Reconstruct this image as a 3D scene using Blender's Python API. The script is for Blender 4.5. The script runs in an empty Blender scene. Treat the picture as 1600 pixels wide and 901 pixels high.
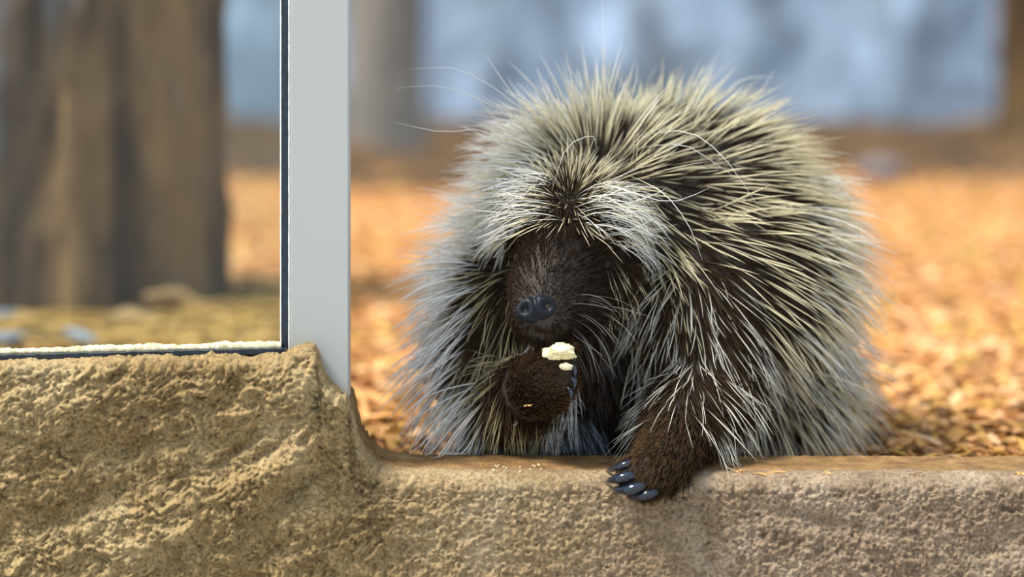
import bpy, bmesh, math, random
import numpy as np
from mathutils import Vector, Matrix
from mathutils.bvhtree import BVHTree

S = bpy.context.scene
COL = S.collection
RNG = np.random.default_rng(7)
random.seed(7)

# ------------------------------------------------------------------ camera
F = 4200.0            # focal length in pixels of the 1600 px wide frame
DIST = 3.5            # camera to the front face of the ledge (y = 0)
HCAM = 0.643          # lens height above the ledge
HY = -30.0            # picture row of the horizon
cam = bpy.data.cameras.new('camera')
cam.sensor_width = 36.0
cam.lens = F * 36.0 / 1600.0
cam.shift_y = (HY - 450.5) / 1600.0
cam.clip_start = 0.1
cam.clip_end = 100
cam.dof.use_dof = True
cam.dof.focus_distance = DIST + 0.05
cam.dof.aperture_fstop = 1.40
cam_o = bpy.data.objects.new('camera', cam)
cam_o.location = (0, -DIST, HCAM)
cam_o.rotation_euler = (math.radians(90), 0, 0)
COL.objects.link(cam_o)
S.camera = cam_o

# ------------------------------------------------------------------ light
w = bpy.data.worlds.new('sky'); S.world = w
w.use_nodes = True
bgn = w.node_tree.nodes['Background']
bgn.inputs[0].default_value = (0.78, 0.89, 1.0, 1)
bgn.inputs[1].default_value = 0.80
sun = bpy.data.lights.new('sun', 'SUN')
sun.energy = 4.2
sun.angle = math.radians(16)
sun.color = (1.0, 0.93, 0.82)
sun_o = bpy.data.objects.new('sun', sun)
sd = Vector((-0.50, -0.21, 0.84))                 # towards the sun
sun_o.rotation_euler = sd.to_track_quat('Z', 'Y').to_euler()
sun_o.location = (-3, 1, 6)
COL.objects.link(sun_o)
S.view_settings.view_transform = 'Standard'
S.view_settings.look = 'None'
S.view_settings.gamma = 1
S.view_settings.use_curve_mapping = False
S.view_settings.exposure = 0.62
S.cycles.max_bounces = 8
S.cycles.transparent_max_bounces = 16


# ------------------------------------------------------------------ helpers
def at(px, py, y):
    d = y + DIST
    return np.array([(px - 800.0) / F * d, y, HCAM - (py - HY) / F * d])

def tag(o, label=None, cat=None, group=None, kind=None):
    if label: o['label'] = label
    if cat: o['category'] = cat
    if group: o['group'] = group
    if kind: o['kind'] = kind
    return o

def link(name, me, mat=None, parent=None):
    o = bpy.data.objects.new(name, me)
    COL.objects.link(o)
    if mat is not None and me is not None and len(me.materials) == 0:
        me.materials.append(mat)
    if parent is not None:
        o.parent = parent
        o.matrix_parent_inverse = Matrix.Translation(-Vector(parent.location))
    return o

def empty(name, loc=(0, 0, 0)):
    o = bpy.data.objects.new(name, None)
    o.empty_display_size = 0.05
    o.location = loc
    COL.objects.link(o)
    return o

def np_mesh(name, verts, quads, smooth=True, cols=None):
    """verts (N,3); quads (M,k) with k = 3 or 4"""
    verts = np.ascontiguousarray(verts, dtype=np.float32)
    quads = np.ascontiguousarray(quads, dtype=np.int32)
    k = quads.shape[1]
    me = bpy.data.meshes.new(name)
    me.vertices.add(len(verts))
    me.vertices.foreach_set('co', verts.ravel())
    me.loops.add(quads.size)
    me.loops.foreach_set('vertex_index', quads.ravel())
    me.polygons.add(len(quads))
    me.polygons.foreach_set('loop_start', np.arange(0, quads.size, k, dtype=np.int32))
    me.polygons.foreach_set('loop_total', np.full(len(quads), k, dtype=np.int32))
    me.polygons.foreach_set('use_smooth', np.full(len(quads), smooth, dtype=bool))
    me.update(calc_edges=True)
    if cols is not None:
        a = me.color_attributes.new('tint', 'FLOAT_COLOR', 'POINT')
        a.data.foreach_set('color', np.ascontiguousarray(cols, dtype=np.float32).ravel())
    me.validate()
    return me

def grid_faces(nu, nv):
    i = np.arange(nu - 1)[:, None] * nv + np.arange(nv - 1)[None, :]
    i = i.ravel()
    return np.stack([i, i + nv, i + nv + 1, i + 1], 1)

def _hash(ix, iy, iz):
    h = (ix * 374761393 + iy * 668265263 + iz * 2147483647 * 0 + iz * 1274126177) & 0xffffffff
    h = ((h ^ (h >> 13)) * 1274126177) & 0xffffffff
    h = (h ^ (h >> 16)) & 0xffffffff
    return h.astype(np.float64) / 4294967295.0

def vnoise(p):
    """smooth value noise in -1..1"""
    p = np.asarray(p, dtype=np.float64)
    i = np.floor(p).astype(np.int64)
    f = p - i
    f = f * f * f * (f * (f * 6 - 15) + 10)
    r = 0
    for dx in (0, 1):
        for dy in (0, 1):
            for dz in (0, 1):
                wgt = (f[..., 0] if dx else 1 - f[..., 0]) * (f[..., 1] if dy else 1 - f[..., 1]) * (f[..., 2] if dz else 1 - f[..., 2])
                r = r + wgt * _hash(i[..., 0] + dx, i[..., 1] + dy, i[..., 2] + dz)
    return r * 2 - 1

def fbm(p, oct=4, gain=0.5, ridged=False):
    a, s, t = 1.0, 0.0, 0.0
    q = np.array(p, dtype=np.float64)
    for k in range(oct):
        n = vnoise(q + 17.3 * k)
        if ridged: n = 1 - 2 * np.abs(n)
        s = s + a * n; t += a
        a *= gain; q = q * 2.03
    return s / t

def sstep(a, b, x):
    t = np.clip((x - a) / (b - a), 0, 1)
    return t * t * (3 - 2 * t)

def mat(name):
    m = bpy.data.materials.new(name); m.use_nodes = True
    nt = m.node_tree
    return m, nt, nt.nodes['Principled BSDF']

def simple(name, col, rough=0.5, metal=0.0, spec=0.5, noise=None):
    m, nt, b = mat(name)
    b.inputs['Base Color'].default_value = (*col, 1)
    b.inputs['Roughness'].default_value = rough
    b.inputs['Metallic'].default_value = metal
    b.inputs['Specular IOR Level'].default_value = spec
    if noise:
        noisy(nt, b, [(0.3, tuple(c * noise[1] for c in col)), (0.7, col)], noise[0])
    return m

def noisy(nt, b, stops, scale, detail=5, rough=0.6, stretch=None, bump=None, src='Object'):
    n = nt.nodes
    tc = n.new('ShaderNodeTexCoord')
    vec = tc.outputs[src]
    if stretch:
        mp = n.new('ShaderNodeMapping'); mp.inputs['Scale'].default_value = stretch
        nt.links.new(vec, mp.inputs[0]); vec = mp.outputs[0]
    tx = n.new('ShaderNodeTexNoise')
    tx.inputs['Scale'].default_value = scale
    tx.inputs['Detail'].default_value = detail
    tx.inputs['Roughness'].default_value = rough
    nt.links.new(vec, tx.inputs['Vector'])
    cr = n.new('ShaderNodeValToRGB')
    el = cr.color_ramp.elements
    while len(el) < len(stops): el.new(0.5)
    for e, (p, c) in zip(el, stops):
        e.position = p; e.color = (*c, 1)
    nt.links.new(tx.outputs['Fac'], cr.inputs[0])
    nt.links.new(cr.outputs[0], b.inputs['Base Color'])
    if bump:
        t2 = n.new('ShaderNodeTexNoise')
        t2.inputs['Scale'].default_value = bump[0]; t2.inputs['Detail'].default_value = 6
        t2.inputs['Roughness'].default_value = 0.65
        nt.links.new(vec, t2.inputs['Vector'])
        bp = n.new('ShaderNodeBump'); bp.inputs['Strength'].default_value = bump[1]
        bp.inputs['Distance'].default_value = bump[2]
        nt.links.new(t2.outputs['Fac'], bp.inputs['Height'])
        nt.links.new(bp.outputs[0], b.inputs['Normal'])
    return cr

def tinted(name, rough=0.5, translucent=0.0, spec=0.4):
    m, nt, b = mat(name)
    a = nt.nodes.new('ShaderNodeAttribute'); a.attribute_name = 'tint'
    nt.links.new(a.outputs['Color'], b.inputs['Base Color'])
    b.inputs['Roughness'].default_value = rough
    b.inputs['Specular IOR Level'].default_value = spec
    if translucent:
        t = nt.nodes.new('ShaderNodeBsdfTranslucent')
        nt.links.new(a.outputs['Color'], t.inputs['Color'])
        mx = nt.nodes.new('ShaderNodeMixShader'); mx.inputs[0].default_value = translucent
        nt.links.new(b.outputs[0], mx.inputs[1]); nt.links.new(t.outputs[0], mx.inputs[2])
        nt.links.new(mx.outputs[0], nt.nodes['Material Output'].inputs['Surface'])
    return m


# ------------------------------------------------------------------ stone wall with its low sill
def build_stone():
    xs = np.concatenate([np.linspace(-1.5, -0.70, 60, endpoint=False), np.linspace(-0.70, 0.70, 860, endpoint=False), np.linspace(0.70, 1.5, 60)])
    px = xs / DIST * F + 800
    # height of the top edge (m above the sill) from the outline of the rock
    kx = np.array([-1200, 0, 150, 300, 440, 452, 462, 476, 490, 496, 506, 514, 525, 538, 546, 551, 557, 568, 590, 640, 800, 1600, 2800])
    ky = np.array([577, 568, 564, 560, 557, 554, 548, 545, 547, 556, 590, 602, 613, 625, 634, 660, 690, 714, 733, 741, 742, 744, 748])
    H = (742 - np.interp(px, kx, ky)) / 1200.0
    # depth of the top: on the left it runs in under the glass, on the right it is the sill
    right = sstep(540, 575, px)
    yback = 0.10 + 0.045 * right
    front = -0.022 + 0.022 * sstep(440, 620, px)
    rad = 0.012 + 0.010 * right
    nv_a, nv_b, nv_c, nv_d = 30, 190, 14, 30
    V = []
    zlow, zbot = -0.16, -0.75
    P = np.zeros((len(xs), nv_a + nv_b + nv_c + nv_d + 8, 3))
    N = np.zeros_like(P)
    for i, x in enumerate(xs):
        h, r, fy, yb = H[i], rad[i], front[i], yback[i]
        z1 = np.linspace(zbot, zlow, nv_a, endpoint=False)
        z2 = np.concatenate([np.linspace(zlow, -0.035, 80, endpoint=False), np.linspace(-0.035, h - r, nv_b - 80, endpoint=False)])
        a = np.linspace(0, math.pi / 2, nv_c, endpoint=False)
        zz = np.concatenate([z1, z2, h - r + r * np.sin(a), np.full(nv_d, h), np.linspace(h, -0.12, 8)])
        yy = np.concatenate([np.full(nv_a + nv_b, fy), fy + r - r * np.cos(a), np.linspace(fy + r, yb, nv_d), np.full(8, yb)])
        P[i, :, 0] = x; P[i, :, 1] = yy; P[i, :, 2] = zz
        N[i, :nv_a + nv_b, 1] = -1
        N[i, nv_a + nv_b:nv_a + nv_b + nv_c, 1] = -np.cos(a)
        N[i, nv_a + nv_b:nv_a + nv_b + nv_c, 2] = np.sin(a)
        N[i, nv_a + nv_b + nv_c:-8, 2] = 1
        N[i, -8:, 1] = 1
    X, Z = P[..., 0], P[..., 2]
    PX = X * 1200 + 800; PY = 742 - Z * 1200
    rough_l = 1 - sstep(500, 760, PX)                       # the left block is the rougher one
    topness = np.clip(N[..., 2], 0, 1)
    # slanted strata: stretch noise along a diagonal
    ang = math.radians(28)
    su = X * math.cos(ang) + Z * math.sin(ang); sv = -X * math.sin(ang) + Z * math.cos(ang)
    W3 = np.stack([X, P[..., 1], Z], -1)
    warp = np.stack([fbm(W3 * 26 + 3, 2), fbm(W3 * 26 + 31, 2), fbm(W3 * 26 + 57, 2)], -1)
    q = np.stack([su * 15, P[..., 1] * 20, sv * 26], -1)
    d = 0.011 * fbm(q + 0.4 * warp, 3) * (0.30 + 0.70 * rough_l)
    q2 = np.stack([su * 42, P[..., 1] * 60, sv * 70], -1) + 0.9 * warp
    cr = fbm(q2, 4, 0.6, ridged=True)
    d += 0.0095 * cr * (0.22 + 0.78 * rough_l)
    q3 = np.stack([su * 120, P[..., 1] * 120, sv * 165], -1) + 1.3 * warp
    d += 0.0050 * (np.abs(fbm(q3, 3, 0.6)) - 0.2) * (0.45 + 0.55 * rough_l)
    q5 = np.stack([su * 60, P[..., 1] * 70, sv * 85], -1) + 1.6 * warp + 9
    d += 0.0130 * (np.abs(fbm(q5, 3, 0.55)) - 0.22) * (0.22 + 0.78 * rough_l)
    d += 0.0034 * fbm(W3 * 250, 2, 0.7)
    # pits and pocks of the sill
    q4 = np.stack([X * 70, P[..., 1] * 70, Z * 90 + 5], -1)
    pit = np.clip(fbm(q4, 3) - 0.18, 0, 1)
    d -= 0.010 * pit * (1 - 0.5 * rough_l)
    # modelled folds: bulges and clefts at their places on the rock
    def blob(cx, cy, rx, ry, rot, amp):
        c, s = math.cos(math.radians(rot)), math.sin(math.radians(rot))
        u = (PX - cx) * c - (PY - cy) * s; v = (PX - cx) * s + (PY - cy) * c
        return amp * np.exp(-(u / rx) ** 2 - (v / ry) ** 2)
    d += blob(200, 620, 260, 45, 3, 0.010)                  # shelf under the glass
    d += blob(470, 600, 40, 60, 0, 0.012)                   # knob at the foot of the frame
    d -= blob(375, 695, 45, 9, 38, 0.016)
    d -= blob(420, 700, 40, 9, 35, 0.014)
    d -= blob(250, 690, 120, 12, 8, 0.009)
    d += blob(445, 715, 70, 26, 40, 0.016)                  # diagonal rib
    d -= blob(478, 745, 60, 16, 48, 0.022)                  # cleft at its lower side
    d -= blob(200, 720, 20, 40, -15, 0.008)
    d += blob(330, 790, 150, 40, 30, 0.010)
    d -= blob(90, 800, 150, 22, 20, 0.012)
    d -= blob(420, 850, 30, 50, -30, 0.010)
    d += blob(530, 690, 30, 40, 0, 0.008)
    d -= blob(1290, 815, 90, 12, -12, 0.006)
    d -= blob(1560, 850, 40, 20, 30, 0.006)
    d *= (1 - 0.72 * topness * np.clip((PX - 540) / 60, 0, 1))
    d *= 1 - 0.55 * topness * (PX < 540)
    d *= np.where(N[..., 1] > 0.5, 0, 1)
    P += N * d[..., None]
    # crust lip along the top front of the left block
    me = np_mesh('wall_front', P.reshape(-1, 3), grid_faces(P.shape[0], P.shape[1]))
    # colour
    m, nt, b = mat('rock')
    n, l = nt.nodes, nt.links
    tc = n.new('ShaderNodeTexCoord')
    def noise(sc, det, r=0.6, st=(1, 1, 1)):
        mp = n.new('ShaderNodeMapping'); mp.inputs['Scale'].default_value = st
        l.new(tc.outputs['Object'], mp.inputs[0])
        t = n.new('ShaderNodeTexNoise'); t.inputs['Scale'].default_value = sc
        t.inputs['Detail'].default_value = det; t.inputs['Roughness'].default_value = r
        l.new(mp.outputs[0], t.inputs[0]); return t.outputs['Fac']
    def ramp(fac, stops):
        c = n.new('ShaderNodeValToRGB'); e = c.color_ramp.elements
        while len(e) < len(stops): e.new(0.5)
        for k, (p, col) in zip(e, stops):
            k.position = p; k.color = (*col, 1)
        l.new(fac, c.inputs[0]); return c.outputs[0]
    tan = ramp(noise(9, 8, 0.7), [(0.30, (0.24, 0.155, 0.062)), (0.5, (0.45, 0.325, 0.155)), (0.72, (0.62, 0.485, 0.27))])
    grey = ramp(noise(14, 8, 0.7), [(0.30, (0.19, 0.135, 0.088)), (0.5, (0.36, 0.265, 0.178)), (0.72, (0.54, 0.435, 0.32))])
    sep = n.new('ShaderNodeSeparateXYZ'); l.new(tc.outputs['Object'], sep.inputs[0])
    mr = n.new('ShaderNodeMapRange'); mr.inputs[1].default_value = -0.25; mr.inputs[2].default_value = 0.3
    ad = n.new('ShaderNodeMath'); ad.operation = 'ADD'
    sc_ = n.new('ShaderNodeMath'); sc_.operation = 'MULTIPLY_ADD'; sc_.inputs[1].default_value = 0.5; sc_.inputs[2].default_value = -0.25
    l.new(noise(7, 4), sc_.inputs[0]); l.new(sep.outputs[0], ad.inputs[0]); l.new(sc_.outputs[0], ad.inputs[1])
    l.new(ad.outputs[0], mr.inputs[0])
    mx = n.new('ShaderNodeMix'); mx.data_type = 'RGBA'
    l.new(mr.outputs[0], mx.inputs[0]); l.new(tan, mx.inputs[6]); l.new(grey, mx.inputs[7])
    # mineral grains
    vo = n.new('ShaderNodeTexVoronoi'); vo.inputs['Scale'].default_value = 260
    l.new(tc.outputs['Object'], vo.inputs[0])
    gr = ramp(vo.outputs['Color'], [(0.15, (0.42, 0.38, 0.34)), (0.5, (1, 1, 1)), (0.95, (1.3, 1.27, 1.2))])
    mu = n.new('ShaderNodeMix'); mu.data_type = 'RGBA'; mu.blend_type = 'MULTIPLY'; mu.inputs[0].default_value = 0.6
    l.new(mx.outputs[2], mu.inputs[6]); l.new(gr, mu.inputs[7])
    # soil trodden onto the flat top of the sill (stain with its own ragged outline)
    sy = n.new('ShaderNodeMapRange'); sy.inputs[1].default_value = 0.028; sy.inputs[2].default_value = 0.05
    sa = n.new('ShaderNodeMath'); sa.operation = 'MULTIPLY_ADD'; sa.inputs[1].default_value = 0.06; sa.inputs[2].default_value = -0.03
    l.new(noise(22, 5), sa.inputs[0])
    sb = n.new('ShaderNodeMath'); sb.operation = 'ADD'
    l.new(sep.outputs[1], sb.inputs[0]); l.new(sa.outputs[0], sb.inputs[1]); l.new(sb.outputs[0], sy.inputs[0])
    soil = ramp(noise(30, 6), [(0.3, (0.17, 0.09, 0.035)), (0.55, (0.33, 0.19, 0.075)), (0.75, (0.5, 0.32, 0.13))])
    m2 = n.new('ShaderNodeMix'); m2.data_type = 'RGBA'
    l.new(sy.outputs[0], m2.inputs[0]); l.new(mu.outputs[2], m2.inputs[6]); l.new(soil, m2.inputs[7])
    l.new(m2.outputs[2], b.inputs['Base Color'])
    b.inputs['Roughness'].default_value = 0.85
    b.inputs['Specular IOR Level'].default_value = 0.25
    bp = n.new('ShaderNodeBump'); bp.inputs['Strength'].default_value = 1.0; bp.inputs['Distance'].default_value = 0.006
    l.new(noise(170, 7, 0.7), bp.inputs['Height']); l.new(bp.outputs[0], b.inputs['Normal'])
    o = link('wall_front', me, m)
    tag(o, 'rough sandstone coloured rock wall with a low sill', kind='structure')
    return P
STONE = build_stone()
ROCK = BVHTree.FromPolygons([tuple(v) for v in STONE.reshape(-1, 3)], [tuple(f) for f in grid_faces(STONE.shape[0], STONE.shape[1]).tolist()])
def rock_top(x, y):
    h = ROCK.ray_cast(Vector((x, y, 1.0)), Vector((0, 0, -1)))
    return None if h[0] is None else h[0].z
def rock_front(x, z):
    h = ROCK.ray_cast(Vector((x, -1.0, z)), Vector((0, 1, 0)))
    return None if h[0] is None else h[0].y
def off_rock(P, sink=0.0012):
    """points that lie inside the sill are moved out to its top or front face, whichever is nearer; they press in by `sink`"""
    P = P.copy()
    for i in np.nonzero((P[:, 2] < 0.03) & (P[:, 1] < 0.145) & (P[:, 1] > -0.03))[0]:
        x, y, z = P[i]
        t = rock_top(x, y)
        if t is None or z >= t - sink: continue
        f = rock_front(x, z)
        if f is None or y <= f + sink: continue
        if t - z < y - f: P[i, 2] = t - sink
        else: P[i, 1] = f + sink
    return P

# ------------------------------------------------------------------ ground of the enclosure, soil bank, back wall
GZ = -0.045
def build_ground():
    xs = np.linspace(-5, 5, 220); ys = np.concatenate([np.linspace(0.11, 2, 120), np.linspace(2.03, 8.4, 120)])
    X, Y = np.meshgrid(xs, ys, indexing='ij')
    Z = GZ + 0.02 * fbm(np.stack([X * 3, Y * 3, X * 0], -1), 4) * sstep(0.12, 0.7, Y)
    me = np_mesh('floor', np.stack([X, Y, Z], -1).reshape(-1, 3), grid_faces(*X.shape))
    m, nt, b = mat('mulch_soil')
    noisy(nt, b, [(0.3, (0.20, 0.085, 0.022)), (0.5, (0.50, 0.235, 0.08)), (0.7, (0.72, 0.40, 0.17))], 9, 9, 0.7, bump=(60, 0.8, 0.02))
    b.inputs['Roughness'].default_value = 0.9
    o = link('floor', me, m)
    tag(o, 'orange brown mulch ground of the enclosure', kind='structure')
    # visitor side: unseen floor, added to keep sky light from coming from below
    me = np_mesh('floor_visitor_added', [(-4, -8, -0.75), (4, -8, -0.75), (4, 0.02, -0.75), (-4, 0.02, -0.75)], [[0, 1, 2, 3]])
    o = link('floor_visitor_added', me, simple('added_floor_grey', (0.42, 0.40, 0.37), 0.8, noise=(6, 0.8)))
    tag(o, 'unseen grey floor added in front of the rock wall to stop light from below', kind='structure')
build_ground()

def build_bank():
    xs = np.linspace(-4.5, 4.5, 220); ts = np.linspace(0, 1, 60)
    X, T = np.meshgrid(xs, ts, indexing='ij')
    edge = 5.15 + 0.5 * fbm(np.stack([X * 1.1, X * 0, X * 0 + 3], -1), 3) + 0.45 * sstep(-0.4, -1.2, X)
    Y = edge + (8.35 - edge) * T
    Z = GZ - 0.02 + (0.03 + 0.07 * T) * sstep(0, 0.25, T) + 0.05 * fbm(np.stack([X * 5, Y * 5, X * 0], -1), 4) * sstep(0, 0.2, T)
    me = np_mesh('floor_soil_bank', np.stack([X, Y, Z], -1).reshape(-1, 3), grid_faces(*X.shape))
    m, nt, b = mat('dark_leaf_soil')
    noisy(nt, b, [(0.3, (0.03, 0.016, 0.007)), (0.5, (0.095, 0.05, 0.017)), (0.7, (0.21, 0.115, 0.04))], 3.2, 6, 0.65, bump=(40, 0.8, 0.03))
    b.inputs['Roughness'].default_value = 0.95
    tag(link('floor_soil_bank', me, m), 'dark brown bank of soil along the back wall', kind='structure')
build_bank()

def build_back_wall():
    xs = np.linspace(-6, 6, 260); zs = np.linspace(-0.1, 3.2, 110)
    X, Z = np.meshgrid(xs, zs, indexing='ij')
    Y = 8.3 - 0.10 * fbm(np.stack([X * 2.2, X * 0 + 1, Z * 1.3], -1), 4)
    me = np_mesh('wall_back', np.stack([X, Y, Z], -1).reshape(-1, 3), grid_faces(*X.shape))
    m, nt, b = mat('blue_grey_rock')
    noisy(nt, b, [(0.32, (0.11, 0.14, 0.18)), (0.46, (0.235, 0.315, 0.42)), (0.62, (0.40, 0.54, 0.75))], 3.0, 5, 0.6, stretch=(1.3, 1.0, 0.7), bump=(9, 0.6, 0.05))
    b.inputs['Roughness'].default_value = 0.9
    tag(link('wall_back', me, m), 'pale blue grey rock wall behind the enclosure', kind='structure')
build_back_wall()

# ------------------------------------------------------------------ tree trunks
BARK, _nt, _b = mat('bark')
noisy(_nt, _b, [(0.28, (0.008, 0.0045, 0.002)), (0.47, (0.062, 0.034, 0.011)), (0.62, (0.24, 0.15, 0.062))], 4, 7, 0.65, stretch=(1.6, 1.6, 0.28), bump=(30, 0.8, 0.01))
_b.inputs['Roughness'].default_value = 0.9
def painted_reflection(nt, b):  # bluish reflection of the pane painted into the bark colour, mostly on the left
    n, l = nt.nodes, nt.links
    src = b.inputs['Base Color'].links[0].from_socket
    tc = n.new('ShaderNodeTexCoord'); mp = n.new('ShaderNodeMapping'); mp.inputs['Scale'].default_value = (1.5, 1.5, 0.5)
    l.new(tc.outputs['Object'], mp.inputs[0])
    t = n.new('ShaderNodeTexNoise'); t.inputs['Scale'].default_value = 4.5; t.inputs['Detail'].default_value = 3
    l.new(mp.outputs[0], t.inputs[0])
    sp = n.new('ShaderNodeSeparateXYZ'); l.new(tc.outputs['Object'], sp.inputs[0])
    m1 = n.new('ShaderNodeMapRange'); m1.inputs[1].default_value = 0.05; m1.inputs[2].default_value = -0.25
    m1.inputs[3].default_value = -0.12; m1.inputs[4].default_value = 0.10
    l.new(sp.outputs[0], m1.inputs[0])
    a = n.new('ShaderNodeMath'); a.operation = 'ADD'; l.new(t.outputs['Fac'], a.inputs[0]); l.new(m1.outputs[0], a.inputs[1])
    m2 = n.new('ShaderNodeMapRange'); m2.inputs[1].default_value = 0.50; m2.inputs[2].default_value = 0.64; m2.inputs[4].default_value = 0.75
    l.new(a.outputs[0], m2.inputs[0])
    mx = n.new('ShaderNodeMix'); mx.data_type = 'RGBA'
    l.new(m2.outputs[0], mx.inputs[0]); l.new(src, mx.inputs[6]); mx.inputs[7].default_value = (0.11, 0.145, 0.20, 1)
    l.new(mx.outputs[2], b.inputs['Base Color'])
painted_reflection(_nt, _b)
BARK2, _nt, _b = mat('grey_bark')
noisy(_nt, _b, [(0.3, (0.13, 0.12, 0.105)), (0.7, (0.27, 0.26, 0.24))], 6, 6, 0.6, stretch=(1.6, 1.6, 0.3), bump=(30, 0.6, 0.01))
_b.inputs['Roughness'].default_value = 0.9

def trunk(name, x, y, r, h, flare, m, label, lean=0.0, seed=0, nu=120, nv=110, plates=True):
    a = np.linspace(0, 2 * math.pi, nu, endpoint=False); zs = np.linspace(0, h, nv)
    A, Zz = np.meshgrid(a, zs, indexing='ij')
    cz = np.cos(A); sz = np.sin(A)
    R = r * (1 + flare * np.exp(-Zz / (r * 0.9)) * (1 + 0.35 * np.sin(A * 5 + seed)))
    furrow = fbm(np.stack([cz * 4.5 + seed, sz * 4.5, Zz * 2.2], -1), 4, 0.55, ridged=True)
    R = R + r * 0.12 * furrow + r * 0.05 * fbm(np.stack([cz * 2 + seed, sz * 2, Zz * 3], -1), 3)
    P = np.stack([R * cz + lean * Zz, R * sz, Zz], -1).reshape(-1, 3)
    f = grid_faces(nu, nv)
    i = (nu - 1) * nv + np.arange(nv - 1); j = np.arange(nv - 1)
    f = np.concatenate([f, np.stack([i, j, j + 1, i + 1], 1)])
    me = np_mesh(name, P, f)
    o = link(name, me, m); o.location = (x, y, GZ - 0.03)
    tag(o, label, 'tree')
    return o
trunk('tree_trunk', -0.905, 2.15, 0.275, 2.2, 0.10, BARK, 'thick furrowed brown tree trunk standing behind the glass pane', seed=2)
trunk('tree_trunk', -0.50, 7.1, 0.15, 2.4, 0.25, BARK2, 'grey tree trunk by the back wall beside the metal post', seed=5, nu=60, nv=60)
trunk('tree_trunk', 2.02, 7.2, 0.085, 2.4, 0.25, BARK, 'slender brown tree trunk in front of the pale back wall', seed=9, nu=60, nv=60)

# ------------------------------------------------------------------ window: metal post, gasket, glass
def box(name, x0, x1, y0, y1, z0, z1, m, parent=None, bevel=0.0):
    bm = bmesh.new()
    bmesh.ops.create_cube(bm, size=1)
    for v in bm.verts:
        v.co = Vector(((x0 + x1) / 2 + v.co.x * (x1 - x0), (y0 + y1) / 2 + v.co.y * (y1 - y0), (z0 + z1) / 2 + v.co.z * (z1 - z0)))
    if bevel:
        bmesh.ops.bevel(bm, geom=bm.edges[:], offset=bevel, segments=3, affect='EDGES', profile=0.5)
    me = bpy.data.meshes.new(name); bm.to_mesh(me); bm.free()
    return link(name, me, m, parent)

win = empty('window_1', (-0.25, 0.045, 0.15))
tag(win, 'glazed window with a painted metal post set in the rock', kind='structure')
yf = 0.030
XL = lambda px: (px - 800) / F * (yf + DIST)
ALU, _nt, _b = mat('painted_aluminium')
noisy(_nt, _b, [(0.3, (0.37, 0.385, 0.375)), (0.7, (0.39, 0.405, 0.395))], 3, 3)
_b.inputs['Roughness'].default_value = 0.38
_b.inputs['Metallic'].default_value = 0.15
post = box('post', XL(453), XL(545), yf, yf + 0.045, -0.05, 1.6, ALU, win, 0.0022)
RUB, _nt, _b = mat('black_rubber')
noisy(_nt, _b, [(0.35, (0.003, 0.007, 0.014)), (0.7, (0.010, 0.026, 0.046))], 90, 4)
_b.inputs['Roughness'].default_value = 0.35
def strip(name, p0, p1, wdt, dep, m, parent, n=200, amp=0.0006, side=(1, 0, 0), seed=0):
    """a squeezed rubber strip with uneven edges"""
    p0, p1 = np.array(p0), np.array(p1); sd_ = np.array(side, float)
    t = np.linspace(0, 1, n)
    L = np.linalg.norm(p1 - p0)
    prof = [(-.5, -.5), (.5, -.5), (.5, .5), (-.5, .5)]
    P = np.zeros((n, 4, 3))
    for k, (u, v) in enumerate(prof):
        nz = amp * fbm(np.stack([t * L * 160, t * 0 + k * 7.7 + seed, t * 0], -1), 3)
        P[:, k] = p0 + (p1 - p0) * t[:, None] + sd_ * (u * wdt + nz)[:, None] + np.array([0, 1, 0]) * v * dep
    f = []
    for i in range(n - 1):
        for k in range(4):
            f.append((i * 4 + k, (i + 1) * 4 + k, (i + 1) * 4 + (k + 1) % 4, i * 4 + (k + 1) % 4))
    f += [(0, 1, 2, 3), ((n - 1) * 4 + 3, (n - 1) * 4 + 2, (n - 1) * 4 + 1, (n - 1) * 4)]
    return link(name, np_mesh(name, P.reshape(-1, 3), f, smooth=False), m, parent)
gy = yf + 0.010
g0, g1 = at(445.5, 548, gy), at(445.5, -420, gy)
strip('gasket', g0, g1, 0.0085, 0.012, RUB, win, seed=1)
WHITE = simple('pale_sealant', (0.80, 0.83, 0.80), 0.5, noise=(60, 0.85))
strip('sealant_line', at(451.8, 548, gy - 0.006), at(451.8, -420, gy - 0.006), 0.0018, 0.006, WHITE, win, seed=2, amp=0.0003)
strip('sealant_line', at(438.6, 545, gy - 0.004), at(438.6, -420, gy - 0.004), 0.0016, 0.004, WHITE, win, seed=3, amp=0.0003)
strip('gasket', at(-700, 574, 0.018), at(447, 547, 0.018), 0.0066, 0.016, RUB, win, side=(0, 0, 1), seed=4, n=400, amp=0.0012)
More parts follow.
